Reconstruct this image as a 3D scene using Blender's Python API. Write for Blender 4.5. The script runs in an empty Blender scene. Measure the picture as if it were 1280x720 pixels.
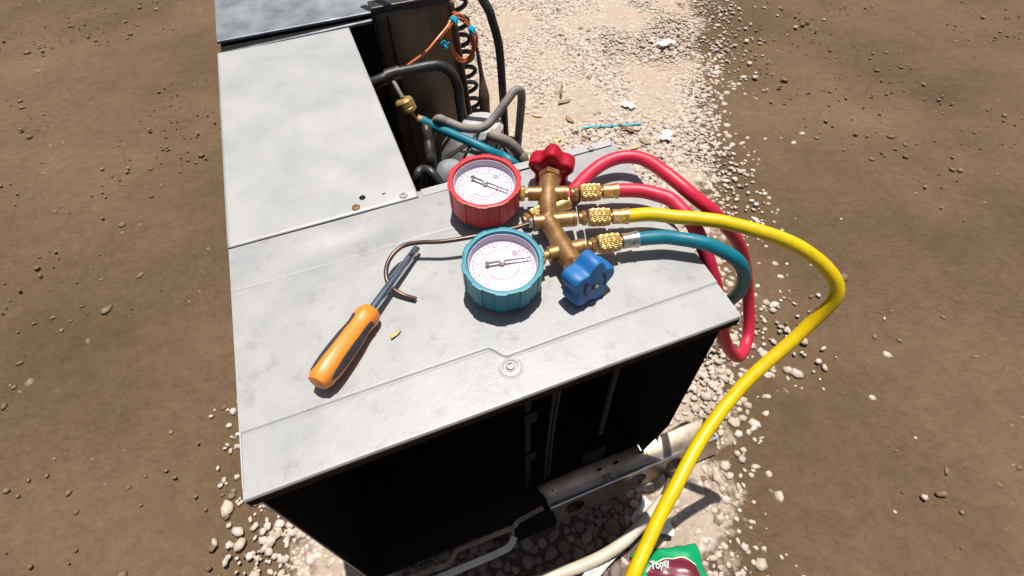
import bpy, bmesh, math, random
import numpy as np
from mathutils import Vector, Matrix
random.seed(7); RNG = np.random.default_rng(7)
PI = math.pi
S = bpy.context.scene
COL = S.collection

# ------------------------------------------------------------------ camera, sky, sun, exposure
FPX, W0, H0 = 636.0, 1280.0, 720.0
CAMPOS = Vector((0, 0, 1.10))
def camdir(px, py): return Vector((px - W0/2, H0/2 - py, -FPX))
_n = -camdir(661, 865); _n.normalize()
_x = camdir(3500, -560); _x -= _n*_x.dot(_n); _x.normalize()
_y = _n.cross(_x)
ROT = Matrix((_x, _y, _n))
cam = bpy.data.cameras.new('camera'); cam.sensor_width = 36; cam.lens = FPX/W0*36
cam.clip_start = 0.01; cam.clip_end = 200
camo = bpy.data.objects.new('camera', cam); COL.objects.link(camo)
camo.matrix_world = Matrix.Translation(CAMPOS) @ ROT.to_4x4()
S.camera = camo
S.render.resolution_x, S.render.resolution_y = 1024, 576

SUN = Vector((-0.10, -0.15, -1.0)).normalized()          # direction the light travels
to_sun = -SUN
w = bpy.data.worlds.new('World'); S.world = w; w.use_nodes = True
nt = w.node_tree; bg = nt.nodes['Background']
sky = nt.nodes.new('ShaderNodeTexSky'); sky.sky_type = 'NISHITA'; sky.sun_disc = False
sky.sun_elevation = math.asin(to_sun.z); sky.sun_rotation = math.atan2(to_sun.x, to_sun.y)
sky.dust_density = 2.6; sky.ozone_density = 0.3
nt.links.new(sky.outputs[0], bg.inputs[0]); bg.inputs[1].default_value = 0.05
sl = bpy.data.lights.new('sun', 'SUN'); sl.energy = 5.0; sl.angle = math.radians(0.5); sl.color = (1, .965, .91)
so = bpy.data.objects.new('sun', sl); COL.objects.link(so)
so.rotation_euler = SUN.to_track_quat('-Z', 'Y').to_euler(); so.location = (0.5, 0.9, 5)
S.view_settings.view_transform = 'Standard'; S.view_settings.look = 'None'
S.view_settings.gamma = 1; S.view_settings.exposure = 0.27; S.view_settings.use_curve_mapping = False

# ------------------------------------------------------------------ measuring aid: where a sight line meets a level or a depth
def at(px, py, z=0.6):
    r = ROT @ camdir(px, py); return CAMPOS + r*((z - CAMPOS.z)/r.z)
def atY(px, py, Y):
    r = ROT @ camdir(px, py); return CAMPOS + r*(Y/r.y)

# ------------------------------------------------------------------ materials
MATS = {}
def mat(name, c1, c2=None, rough=.5, metal=0., scale=20., bump=0., bscale=None, rvar=.0, spots=None, coat=0., detail=6, c_lo=.35, c_hi=.65, aniso=None, spec=.5, scratch=0):
    if name in MATS: return MATS[name]
    m = bpy.data.materials.new(name); m.use_nodes = True; t = m.node_tree; N = t.nodes; L = t.links
    b = N['Principled BSDF']; b.inputs['Metallic'].default_value = metal; b.inputs['Roughness'].default_value = rough; b.inputs['Specular IOR Level'].default_value = spec
    if coat: b.inputs['Coat Weight'].default_value = coat; b.inputs['Coat Roughness'].default_value = .15
    tc = N.new('ShaderNodeTexCoord'); src = tc.outputs['Object']
    if aniso:
        mp = N.new('ShaderNodeMapping'); mp.inputs['Scale'].default_value = aniso; L.new(src, mp.inputs[0]); src = mp.outputs[0]
    nz = N.new('ShaderNodeTexNoise'); nz.inputs['Scale'].default_value = scale; nz.inputs['Detail'].default_value = detail; nz.inputs['Roughness'].default_value = .6
    L.new(src, nz.inputs['Vector'])
    cr = N.new('ShaderNodeValToRGB'); cr.color_ramp.elements[0].position = c_lo; cr.color_ramp.elements[1].position = c_hi
    c2 = c2 or tuple(x*.8 for x in c1)
    cr.color_ramp.elements[0].color = (*c2, 1); cr.color_ramp.elements[1].color = (*c1, 1)
    L.new(nz.outputs['Fac'], cr.inputs[0]); colout = cr.outputs[0]
    if spots:                                            # (colour, scale, threshold, strength)
        sc, ss, th, st = spots
        n2 = N.new('ShaderNodeTexNoise'); n2.inputs['Scale'].default_value = ss; n2.inputs['Detail'].default_value = 8; n2.inputs['Roughness'].default_value = .7
        L.new(tc.outputs['Object'], n2.inputs['Vector'])
        r2 = N.new('ShaderNodeValToRGB'); r2.color_ramp.elements[0].position = th; r2.color_ramp.elements[1].position = th + .12
        r2.color_ramp.elements[1].color = (st, st, st, 1); L.new(n2.outputs['Fac'], r2.inputs[0])
        mx = N.new('ShaderNodeMix'); mx.data_type = 'RGBA'; mx.inputs[7].default_value = (*sc, 1)
        L.new(r2.outputs[0], mx.inputs[0]); L.new(colout, mx.inputs[6]); colout = mx.outputs[2]
    if scratch:
        for q, (ang, sx) in enumerate(((.5, 1.), (-.9, 1.6), (1.35, .8))):
            mp = N.new('ShaderNodeMapping'); mp.inputs['Rotation'].default_value = (0, 0, ang); mp.inputs['Scale'].default_value = (5*sx, 260, 1); L.new(tc.outputs['Object'], mp.inputs[0])
            n4 = N.new('ShaderNodeTexNoise'); n4.inputs['Scale'].default_value = 1.0; n4.inputs['Detail'].default_value = 2; L.new(mp.outputs[0], n4.inputs['Vector'])
            r4 = N.new('ShaderNodeValToRGB'); r4.color_ramp.elements[0].position = .70; r4.color_ramp.elements[1].position = .76; r4.color_ramp.elements[1].color = (scratch,)*3 + (1,); L.new(n4.outputs['Fac'], r4.inputs[0])
            m4 = N.new('ShaderNodeMix'); m4.data_type = 'RGBA'; m4.inputs[7].default_value = (*((.50, .49, .48) if q else (.20, .18, .16)), 1); L.new(r4.outputs[0], m4.inputs[0]); L.new(colout, m4.inputs[6]); colout = m4.outputs[2]
    L.new(colout, b.inputs['Base Color'])
    if rvar:
        mr = N.new('ShaderNodeMapRange'); mr.inputs[3].default_value = max(.05, rough - rvar); mr.inputs[4].default_value = min(1, rough + rvar)
        L.new(nz.outputs['Fac'], mr.inputs[0]); L.new(mr.outputs[0], b.inputs['Roughness'])
    if bump:
        n3 = N.new('ShaderNodeTexNoise'); n3.inputs['Scale'].default_value = bscale or scale*3; n3.inputs['Detail'].default_value = 5
        L.new(src, n3.inputs['Vector'])
        bp = N.new('ShaderNodeBump'); bp.inputs['Strength'].default_value = bump; bp.inputs['Distance'].default_value = .002
        L.new(n3.outputs['Fac'], bp.inputs['Height']); L.new(bp.outputs[0], b.inputs['Normal'])
    MATS[name] = m; return m

# ------------------------------------------------------------------ mesh helpers
WLOC = {}
def link(o, parent=None, loc=Vector((0, 0, 0))):
    COL.objects.link(o)
    if parent:
        o.parent = parent; o.location = loc - WLOC[parent.name]
    else: o.location = loc
    WLOC[o.name] = Vector(loc); return o
def tag(o, label=None, cat=None, group=None, kind=None):
    if label: o['label'] = label
    if cat: o['category'] = cat
    if group: o['group'] = group
    if kind: o['kind'] = kind
    return o
def empty(name, loc, label, cat, group=None):
    o = bpy.data.objects.new(name, None); o.empty_display_size = .05
    link(o, None, Vector(loc)); return tag(o, label, cat, group)
class MB:
    def __init__(s): s.v = []; s.f = []
    def add(s, vs, fs):
        b = len(s.v); s.v += [Vector(p) for p in vs]; s.f += [tuple(i + b for i in f) for f in fs]; return s
    def box(s, a, b):
        x0, y0, z0 = a; x1, y1, z1 = b
        return s.add([(x0,y0,z0),(x1,y0,z0),(x1,y1,z0),(x0,y1,z0),(x0,y0,z1),(x1,y0,z1),(x1,y1,z1),(x0,y1,z1)],
                     [(0,3,2,1),(4,5,6,7),(0,1,5,4),(1,2,6,5),(2,3,7,6),(3,0,4,7)])
    def tube(s, pts, r, n=12, smooth=True, res=8, flat=None):
        pts = [Vector(p) for p in pts]
        rs = r if isinstance(r, (list, tuple)) else [r]*len(pts)
        if smooth and len(pts) > 2:
            q = []; qr = []
            for i in range(len(pts) - 1):
                p0 = pts[max(i-1, 0)]; p1 = pts[i]; p2 = pts[i+1]; p3 = pts[min(i+2, len(pts)-1)]
                for k in range(res):
                    t = k/res
                    q.append(.5*((2*p1) + (p2-p0)*t + (2*p0-5*p1+4*p2-p3)*t*t + (3*p1-p0-3*p2+p3)*t**3))
                    qr.append(rs[i]*(1-t) + rs[i+1]*t)
            q.append(pts[-1]); qr.append(rs[-1]); pts, rs = q, qr
        d = (pts[1]-pts[0]).normalized()
        u = d.orthogonal().normalized()
        vs = []; fs = []
        for i, p in enumerate(pts):
            if i == 0: t = pts[1]-pts[0]
            elif i == len(pts)-1: t = pts[-1]-pts[-2]
            else: t = pts[i+1]-pts[i-1]
            t.normalize(); u = (u - t*u.dot(t)).normalized(); v = t.cross(u)
            for k in range(n):
                a = 2*PI*k/n; vs.append(p + (u*math.cos(a) + v*math.sin(a))*rs[i])
        for i in range(len(pts)-1):
            for k in range(n):
                a, b = i*n+k, i*n+(k+1) % n; fs.append((a, b, b+n, a+n))
        fs.append(tuple(range(n-1, -1, -1))); m = (len(pts)-1)*n; fs.append(tuple(range(m, m+n)))
        return s.add(vs, fs)
    def lathe(s, prof, c, ax, n=32, rfun=None, up=None, closed=True):
        """prof: (radius, height along ax); rfun(angle, index) multiplies the radius"""
        ax = Vector(ax).normalized(); u = Vector(up) if up else ax.orthogonal(); u = (u - ax*u.dot(ax)).normalized(); v = ax.cross(u); c = Vector(c)
        vs = []; fs = []
        for j, (r, h) in enumerate(prof):
            for k in range(n):
                a = 2*PI*k/n; rr = r*(rfun(a, j) if rfun else 1)
                vs.append(c + ax*h + (u*math.cos(a) + v*math.sin(a))*rr)
        for j in range(len(prof)-1):
            for k in range(n):
                a, b = j*n+k, j*n+(k+1) % n; fs.append((a, b, b+n, a+n))
        if closed:
            fs.append(tuple(range(n-1, -1, -1))); m = (len(prof)-1)*n; fs.append(tuple(range(m, m+n)))
        return s.add(vs, fs)
    def strip(s, pts, wdt, th, normal=(0, 0, 1)):
        """flat bar that follows a path"""
        nn = Vector(normal); pts = [Vector(p) for p in pts]; vs = []; fs = []
        for i, p in enumerate(pts):
            t = (pts[min(i+1, len(pts)-1)] - pts[max(i-1, 0)]).normalized(); sd = t.cross(nn).normalized()*wdt/2; up = nn*th/2
            vs += [p-sd-up, p+sd-up, p+sd+up, p-sd+up]
        for i in range(len(pts)-1):
            for k in range(4):
                a, b = i*4+k, i*4+(k+1) % 4; fs.append((a, b, b+4, a+4))
        fs.append((3, 2, 1, 0)); m = (len(pts)-1)*4; fs.append((m, m+1, m+2, m+3))
        return s.add(vs, fs)
    def build(s, name, m, parent=None, smooth=False, bevel=0., loc=None, fix=True):
        lo = Vector((min(p.x for p in s.v), min(p.y for p in s.v), min(p.z for p in s.v)))
        hi = Vector((max(p.x for p in s.v), max(p.y for p in s.v), max(p.z for p in s.v)))
        c = Vector(loc) if loc is not None else Vector(((lo.x+hi.x)/2, (lo.y+hi.y)/2, lo.z))
        me = bpy.data.meshes.new(name); me.from_pydata([tuple(p - c) for p in s.v], [], s.f)
        if fix:
            bm = bmesh.new(); bm.from_mesh(me); bmesh.ops.recalc_face_normals(bm, faces=bm.faces); bm.to_mesh(me); bm.free()
        me.materials.append(m)
        if smooth:
            me.polygons.foreach_set('use_smooth', [True]*len(me.polygons)); me.set_sharp_from_angle(angle=math.radians(smooth if smooth is not True else 40))
        o = bpy.data.objects.new(name, me); link(o, parent, c)
        if bevel:
            bv = o.modifiers.new('bevel', 'BEVEL'); bv.width = bevel; bv.segments = 2; bv.limit_method = 'ANGLE'
        return o

def catmull(pts, res=8):
    pts = [Vector(p) for p in pts]; q = []
    for i in range(len(pts)-1):
        p0 = pts[max(i-1, 0)]; p1 = pts[i]; p2 = pts[i+1]; p3 = pts[min(i+2, len(pts)-1)]
        for k in range(res):
            t = k/res; q.append(.5*((2*p1) + (p2-p0)*t + (2*p0-5*p1+4*p2-p3)*t*t + (3*p1-p0-3*p2+p3)*t**3))
    q.append(pts[-1]); return q

# ------------------------------------------------------------------ ground
def s_right(x, y): return ((x-.321)*2.147 - (y-.059)*1.363)/2.543
def s_left(x, y): return -((x+.252)*2.607 - (y-.285)*.462)/2.648
def ground_material():
    m = bpy.data.materials.new('gravel_and_soil'); m.use_nodes = True; t = m.node_tree; N = t.nodes; L = t.links; b = N['Principled BSDF']
    b.inputs['Roughness'].default_value = .95; b.inputs['Specular IOR Level'].default_value = .15
    tc = N.new('ShaderNodeTexCoord'); sep = N.new('ShaderNodeSeparateXYZ'); L.new(tc.outputs['Object'], sep.inputs[0])
    def math_(op, a, b_=None, c=None):
        n = N.new('ShaderNodeMath'); n.operation = op
        for i, x in enumerate((a, b_, c)):
            if x is None: continue
            if isinstance(x, (int, float)): n.inputs[i].default_value = x
            else: L.new(x, n.inputs[i])
        return n.outputs[0]
    def noise(sc, det=6, ro=.6):
        n = N.new('ShaderNodeTexNoise'); n.inputs['Scale'].default_value = sc; n.inputs['Detail'].default_value = det; n.inputs['Roughness'].default_value = ro
        L.new(tc.outputs['Object'], n.inputs['Vector']); return n.outputs['Fac']
    def ramp(f, stops):
        r = N.new('ShaderNodeValToRGB'); e = r.color_ramp.elements
        while len(e) < len(stops): e.new(.5)
        for k, (p, c) in enumerate(stops): e[k].position = p; e[k].color = (*c, 1)
        L.new(f, r.inputs[0]); return r.outputs[0]
    X, Y = sep.outputs[0], sep.outputs[1]
    sr = math_('ADD', math_('MULTIPLY', math_('SUBTRACT', X, .321), .8443), math_('MULTIPLY', math_('SUBTRACT', Y, .059), -.536))
    sl_ = math_('ADD', math_('MULTIPLY', math_('ADD', X, .252), -.9845), math_('MULTIPLY', math_('SUBTRACT', Y, .285), .1745))
    wob = math_('ADD', math_('MULTIPLY', math_('SUBTRACT', noise(4.5, 5), .5), .34), math_('MULTIPLY', math_('SUBTRACT', noise(26, 6, .7), .5), .30))
    sd = math_('ADD', math_('MAXIMUM', sr, sl_), wob)
    mr = N.new('ShaderNodeMapRange'); mr.interpolation_type = 'SMOOTHSTEP'; mr.inputs[1].default_value = .05; mr.inputs[2].default_value = .12; L.new(sd, mr.inputs[0])
    grav = ramp(noise(55, 8, .75), [(.28, (.34, .26, .195)), (.5, (.45, .36, .285)), (.72, (.54, .45, .37))])
    pink = ramp(noise(14, 6), [(.35, (.44, .305, .22)), (.65, (.51, .375, .285))])
    mixp = N.new('ShaderNodeMix'); mixp.data_type = 'RGBA'; L.new(ramp(noise(2.6, 5), [(.50, (0,)*3), (.64, (.8,)*3)]), mixp.inputs[0]); L.new(grav, mixp.inputs[6]); L.new(pink, mixp.inputs[7])
    soil = ramp(noise(30, 14, .78), [(.25, (.105, .068, .039)), (.5, (.140, .093, .055)), (.75, (.175, .120, .074))])
    sv_ = N.new('ShaderNodeMix'); sv_.data_type = 'RGBA'; sv_.blend_type = 'MULTIPLY'; sv_.inputs[0].default_value = 1; L.new(soil, sv_.inputs[6])
    L.new(ramp(noise(1.3, 4), [(.32, (.70, .66, .62)), (.68, (1.22, 1.2, 1.16))]), sv_.inputs[7]); soil = sv_.outputs[2]
    mx = N.new('ShaderNodeMix'); mx.data_type = 'RGBA'; L.new(mr.outputs[0], mx.inputs[0]); L.new(mixp.outputs[2], mx.inputs[6]); L.new(soil, mx.inputs[7])
    # brown earth in front of the unit, its shade painted darker into the colour
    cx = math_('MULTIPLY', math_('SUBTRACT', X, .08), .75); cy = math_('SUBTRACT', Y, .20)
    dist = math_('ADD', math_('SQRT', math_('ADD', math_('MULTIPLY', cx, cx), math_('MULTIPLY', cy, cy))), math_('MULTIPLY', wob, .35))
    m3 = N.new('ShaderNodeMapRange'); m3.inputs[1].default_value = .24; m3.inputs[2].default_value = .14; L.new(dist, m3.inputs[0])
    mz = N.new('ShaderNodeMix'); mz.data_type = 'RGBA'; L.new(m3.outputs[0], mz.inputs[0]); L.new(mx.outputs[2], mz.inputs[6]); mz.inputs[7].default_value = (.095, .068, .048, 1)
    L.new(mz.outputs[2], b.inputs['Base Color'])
    vo = N.new('ShaderNodeTexVoronoi'); vo.inputs['Scale'].default_value = 70; vo.inputs['Randomness'].default_value = 1; L.new(tc.outputs['Object'], vo.inputs['Vector'])
    hsum = math_('ADD', math_('MULTIPLY', vo.outputs['Distance'], -.7), math_('ADD', math_('MULTIPLY', noise(17, 10, .72), 2.2), math_('MULTIPLY', noise(180, 3), .3)))
    bp = N.new('ShaderNodeBump'); bp.inputs['Strength'].default_value = .8; bp.inputs['Distance'].default_value = .008; L.new(hsum, bp.inputs['Height']); L.new(bp.outputs[0], b.inputs['Normal'])
    return m
def build_ground():
    nx = 220; xs = np.concatenate([[-40, -12, -5], np.linspace(-2.6, 3.6, nx), [6, 14, 40]]); ys = np.concatenate([[-40, -8, -3], np.linspace(-.9, 4.4, 190), [7, 15, 40]])
    Xg, Yg = np.meshgrid(xs, ys); rr = np.random.default_rng(3)
    Z = np.zeros_like(Xg)
    for k in range(26):
        fx, fy = rr.normal(0, 7, 2); Z += .0016*np.sin(fx*Xg + fy*Yg + rr.uniform(0, 6.28))
    Z[(np.abs(Xg) > 4) | (np.abs(Yg) > 5)] = 0
    v = np.stack([Xg.ravel(), Yg.ravel(), Z.ravel()], 1); n = len(xs)
    f = [(j*n+i, j*n+i+1, (j+1)*n+i+1, (j+1)*n+i) for j in range(len(ys)-1) for i in range(n-1)]
    me = bpy.data.meshes.new('ground'); me.from_pydata(v.tolist(), [], f); me.materials.append(ground_material())
    me.polygons.foreach_set('use_smooth', [True]*len(me.polygons))
    o = bpy.data.objects.new('ground', me); link(o); tag(o, kind='structure'); return o
ground = build_ground()

def stone_material(name, ramp_cols):
    m = bpy.data.materials.new(name); m.use_nodes = True; t = m.node_tree; N = t.nodes; L = t.links; b = N['Principled BSDF']
    b.inputs['Roughness'].default_value = .9; b.inputs['Specular IOR Level'].default_value = .2
    geo = N.new('ShaderNodeNewGeometry'); oi = N.new('ShaderNodeObjectInfo')
    ad = N.new('ShaderNodeMath'); ad.operation = 'ADD'; L.new(geo.outputs['Random Per Island'], ad.inputs[0]); L.new(oi.outputs['Random'], ad.inputs[1])
    fr = N.new('ShaderNodeMath'); fr.operation = 'FRACT'; L.new(ad.outputs[0], fr.inputs[0])
    r = N.new('ShaderNodeValToRGB'); e = r.color_ramp.elements
    while len(e) < len(ramp_cols): e.new(.5)
    for k, c in enumerate(ramp_cols): e[k].position = k/(len(ramp_cols)-1); e[k].color = (*c, 1)
    L.new(fr.outputs[0], r.inputs[0])
    tc = N.new('ShaderNodeTexCoord'); nz = N.new('ShaderNodeTexNoise'); nz.inputs['Scale'].default_value = 120; nz.inputs['Detail'].default_value = 5; L.new(tc.outputs['Object'], nz.inputs['Vector'])
    mr = N.new('ShaderNodeMapRange'); mr.inputs[1].default_value = .3; mr.inputs[2].default_value = .7; mr.inputs[3].default_value = .72; mr.inputs[4].default_value = 1.12; L.new(nz.outputs['Fac'], mr.inputs[0])
    mx = N.new('ShaderNodeMix'); mx.data_type = 'RGBA'; mx.blend_type = 'MULTIPLY'; mx.inputs[0].default_value = 1; L.new(r.outputs[0], mx.inputs[6]); L.new(mr.outputs[0], mx.inputs[7]); L.new(mx.outputs[2], b.inputs['Base Color'])
    bp = N.new('ShaderNodeBump'); bp.inputs['Strength'].default_value = .4; bp.inputs['Distance'].default_value = .002; L.new(nz.outputs['Fac'], bp.inputs['Height']); L.new(bp.outputs[0], b.inputs['Normal'])
    return m
PALE = stone_material('pale_stone', [(.56, .465, .38), (.51, .41, .325), (.61, .52, .435), (.54, .425, .33), (.64, .565, .49), (.45, .365, .295), (.57, .46, .365), (.48, .41, .35)])
BED = stone_material('shaded_brown_pink_stone', [(.25, .185, .15), (.17, .12, .09), (.30, .23, .195), (.26, .15, .12), (.20, .16, .135), (.33, .27, .225), (.22, .155, .11)])  # brown-pink stones, darkened to carry the shade in front of the unit
CLOD = stone_material('soil_clod', [(.20, .135, .082), (.23, .16, .10), (.18, .12, .072), (.27, .20, .14), (.21, .145, .088)])

def icosphere(sub):
    bm = bmesh.new(); bmesh.ops.create_icosphere(bm, subdivisions=sub, radius=1)
    v = np.array([p.co[:] for p in bm.verts]); f = np.array([[q.index for q in p.verts] for p in bm.faces]); bm.free(); return v, f
ICO1 = icosphere(1); ICO2 = icosphere(2)
def stone_field(name, xy, rad, m, parent, seed, ico=ICO1, zf=.25):
    rg = np.random.default_rng(seed); n = len(xy); V, F = ico
    sh = rg.uniform(.62, 1.35, (n, 3)); sh[:, 2] *= .48
    v = V[None]*(1 + rg.normal(0, .13, (n, len(V), 1)))*sh[:, None]*rad[:, None, None]
    a = rg.uniform(0, 2*PI, n); c, s_ = np.cos(a)[:, None], np.sin(a)[:, None]
    x = v[:, :, 0]*c - v[:, :, 1]*s_; y = v[:, :, 0]*s_ + v[:, :, 1]*c
    v = np.stack([x + xy[:, 0, None], y + xy[:, 1, None], v[:, :, 2] + (rad*zf)[:, None]], 2).reshape(-1, 3)
    f = (F[None] + (np.arange(n)*len(V))[:, None, None]).reshape(-1, 3)
    me = bpy.data.meshes.new(name); me.vertices.add(len(v)); me.vertices.foreach_set('co', v.ravel())
    me.loops.add(f.size); me.loops.foreach_set('vertex_index', f.ravel()); me.polygons.add(len(f)); me.polygons.foreach_set('loop_start', np.arange(0, f.size, 3)); me.polygons.foreach_set('loop_total', np.full(len(f), 3))
    me.update(); me.materials.append(m)
    o = bpy.data.objects.new(name, me); link(o, parent); tag(o, kind='stuff'); return o
def under_unit(x, y): return (x > -.2) & (x < .37) & (y > .31) & (y < 1.5)
def blotch(x, y): return np.sin(3.1*x + 1.3*y + .6) + np.sin(-1.7*x + 4.3*y + 2.) + np.sin(6.3*x - 3.7*y)*.6
def scatter():
    n = 330000; x = RNG.uniform(-.5, 3.0, n); y = RNG.uniform(-.1, 3.1, n)
    d = np.maximum(s_right(x, y), s_left(x, y)) + RNG.normal(0, .05, n)
    keep = (RNG.uniform(0, 1, n) < np.exp(-np.maximum(0, d-.03)/.07)) & ~under_unit(x, y) & (RNG.uniform(0, 1, n) < np.where(blotch(x, y) > 1.25, .30, .95))
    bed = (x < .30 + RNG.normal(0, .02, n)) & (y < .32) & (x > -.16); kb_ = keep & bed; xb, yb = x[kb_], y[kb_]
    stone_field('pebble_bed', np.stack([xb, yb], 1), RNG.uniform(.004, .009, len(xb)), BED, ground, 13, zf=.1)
    keep &= ~bed
    x, y = x[keep], y[keep]; r = np.clip(np.exp(RNG.normal(math.log(.0058), .38, len(x))), .003, .014)
    stone_field('gravel', np.stack([x, y], 1), r, PALE, ground, 11, zf=.18)
    n = 7000; x = RNG.uniform(-2.4, 3.4, n); y = RNG.uniform(-.8, 4.2, n); d = np.maximum(s_right(x, y), s_left(x, y))
    keep = (d > .02) & ~under_unit(x, y); x, y = x[keep], y[keep]; r = np.clip(np.exp(RNG.normal(math.log(.0048), .45, len(x))), .0025, .013)
    stone_field('soil_clods', np.stack([x, y], 1), r, CLOD, ground, 12, zf=.05)
scatter()
def single_stones():
    shapes = []
    V, F = ICO2
    for k in range(14):
        rg = np.random.default_rng(40+k); v = V.copy()
        for q in range(7):                                # cut flats so the stones read as broken rock
            d = rg.normal(size=3); d /= np.linalg.norm(d); h = rg.uniform(.55, .85); e = v@d; v -= np.where(e > h, e-h, 0)[:, None]*d
        v *= np.array([rg.uniform(.9, 1.35), rg.uniform(.8, 1.1), rg.uniform(.55, .85)]); v *= (1 + rg.normal(0, .03, (len(v), 1)))
        me = bpy.data.meshes.new('stone'); me.from_pydata(v.tolist(), [], F.tolist()); me.materials.append(BED if k < 8 else PALE); shapes.append(me)
    spots = []
    rg = np.random.default_rng(5)
    tries = 0
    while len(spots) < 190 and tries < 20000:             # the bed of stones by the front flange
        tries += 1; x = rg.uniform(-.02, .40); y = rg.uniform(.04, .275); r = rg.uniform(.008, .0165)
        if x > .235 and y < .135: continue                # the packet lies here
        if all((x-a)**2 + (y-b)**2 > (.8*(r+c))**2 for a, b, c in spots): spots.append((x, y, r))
    n0 = len(spots)
    while len(spots) < 292:                               # larger ones lying on the gravel behind
        y = rg.uniform(1.15, 2.6); x = rg.uniform(.33 + .25*(y-1.2), .32 + .634*(y-.06)); r = rg.uniform(.009, .017)
        if x < .5 and y < 1.5: continue
        if blotch(x, y) > 1.2 or any((x-a)**2 + (y-b)**2 < (r+c)**2 for a, b, c in spots[n0:]): continue
        spots.append((x, y, r))
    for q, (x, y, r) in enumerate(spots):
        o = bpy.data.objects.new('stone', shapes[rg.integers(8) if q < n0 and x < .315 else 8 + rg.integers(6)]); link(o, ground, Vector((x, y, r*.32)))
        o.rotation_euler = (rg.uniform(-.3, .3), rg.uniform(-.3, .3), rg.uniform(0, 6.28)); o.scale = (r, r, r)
single_stones()

# ------------------------------------------------------------------ materials of things
M_PANEL = mat('weathered_grey_sheet', (.365, .36, .35), (.285, .287, .287), rough=.5, metal=.12, scale=13, bump=.15, bscale=120, rvar=.14, spots=((.185, .165, .14), 34, .55, .42), detail=14, scratch=.45, c_lo=.3, c_hi=.7)
M_COVER = mat('galvanised_cover_sheet', (.41, .405, .39), (.345, .345, .34), rough=.48, metal=.12, scale=10, bump=.06, bscale=60, detail=12, scratch=.4, rvar=.12, spots=((.27, .245, .215), 22, .62, .4))
M_EDGE = mat('dark_cut_edge', (.024, .016, .012), (.014, .010, .008), rough=.9, scale=60, spec=.1)
M_BLACK = mat('interior_shade_black', (.012, .011, .010), (.006, .006, .006), rough=.85, scale=30, bump=.2, spec=.15)  # near-black colour stands in for the shade inside the cabinet and its holes
M_INNER = mat('shade_dark_inner_sheet', (.022, .018, .015), (.010, .008, .007), rough=.85, spec=.15, scale=18, bump=.2)  # dark brown sheet, colour lowered further to paint the interior shade
M_PLATE = mat('brown_reflection_plate', (.21, .165, .11), (.085, .066, .045), rough=.36, metal=.45, scale=9, bump=.25, bscale=30, rvar=.15, aniso=(1.2, 1, .5), spots=((.13, .105, .07), 12, .62, .5))  # dark metal with its brownish reflection put into the base colour
M_BASE = mat('stained_base_steel', (.52, .43, .33), (.30, .225, .15), rough=.34, metal=.6, scale=22, bump=.2, spots=((.13, .11, .05), 40, .6, .7))
M_BRASS = mat('bright_brass', (.66, .44, .16), (.50, .31, .10), rough=.38, metal=.6, scale=90, bump=.1)
M_BODY = mat('tarnished_brass', (.47, .27, .115), (.30, .155, .06), rough=.42, metal=.7, scale=45, bump=.18, rvar=.1, spots=((.17, .085, .035), 70, .6, .6))
M_STEEL = mat('zinc_steel', (.58, .56, .52), (.4, .38, .35), rough=.35, metal=.85, scale=60)
M_CHROME = mat('polished_chrome', (.75, .75, .76), (.62, .62, .64), rough=.14, metal=1., scale=60)
M_REDRUB = mat('red_rubber', (.58, .012, .016), (.50, .009, .012), rough=.40, scale=30, bump=.08, spots=((.55, .09, .09), 40, .62, .3))
M_TEALRUB = mat('teal_rubber', (.0, .195, .265), (.0, .165, .225), rough=.46, scale=30, bump=.08, spots=((.08, .28, .34), 40, .62, .3))
M_REDKNOB = mat('red_knob_plastic', (.40, .003, .018), (.33, .002, .014), rough=.36, scale=40, bump=.1, spots=((.30, .03, .05), 60, .6, .4))
M_BLUEKNOB = mat('blue_knob_plastic', (.006, .135, .38), (.005, .11, .32), rough=.5, scale=40, bump=.15, spots=((.06, .17, .34), 60, .56, .6))
M_DARKMARK = mat('dark_print', (.03, .035, .04), rough=.6)
M_REDHOSE = mat('red_hose_rubber', (.60, .02, .060), (.50, .014, .046), rough=.45, scale=60, bump=.1, spots=((.52, .10, .12), 45, .6, .4))
M_YELHOSE = mat('yellow_hose_rubber', (.70, .50, .0), (.62, .42, .0), rough=.4, scale=60, bump=.06, spots=((.45, .30, .02), 30, .64, .5))
M_TEALHOSE = mat('teal_hose_rubber', (.0, .165, .23), (.0, .135, .19), rough=.45, scale=60, bump=.1, spots=((.06, .20, .24), 45, .6, .5))
M_DIAL = mat('white_dial_paint', (.70, .635, .70), (.64, .585, .65), rough=.5, scale=30)
M_HOOK = mat('brown_copper_rod', (.135, .085, .068), (.08, .05, .04), rough=.35, metal=.6, scale=60)
M_ORANGE = mat('orange_handle_plastic', (.80, .25, .022), (.74, .21, .016), rough=.38, scale=25, coat=.1)
M_GRIP = mat('charcoal_grip_rubber', (.045, .04, .042), (.03, .027, .03), rough=.6, scale=50)
M_BLKPIPE = mat('black_pipe_insulation', (.035, .033, .031), (.018, .017, .016), rough=.42, scale=40, bump=.3, rvar=.15, spots=((.12, .11, .10), 26, .6, .5))
M_GREYPIPE = mat('dusty_grey_pipe', (.25, .222, .20), (.14, .122, .11), rough=.6, scale=24, bump=.2)
M_COMP = mat('dusty_grey_compressor_paint', (.20, .195, .19), (.06, .058, .058), rough=.55, scale=16, bump=.25, spots=((.03, .028, .027), 18, .56, .8))
M_COPPER = mat('orange_insulated_wire', (.62, .17, .06), (.48, .12, .04), rough=.35, metal=.1, scale=60)
M_TIE = mat('cyan_cable_tie', (.01, .42, .60), (.01, .36, .52), rough=.35, scale=40)
M_CREAM = mat('cream_tube_plastic', (.60, .53, .42), (.50, .43, .33), rough=.45, scale=30, bump=.08)
M_PAPER = mat('white_paper', (.72, .70, .67), (.58, .55, .50), rough=.85, scale=40)

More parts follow.
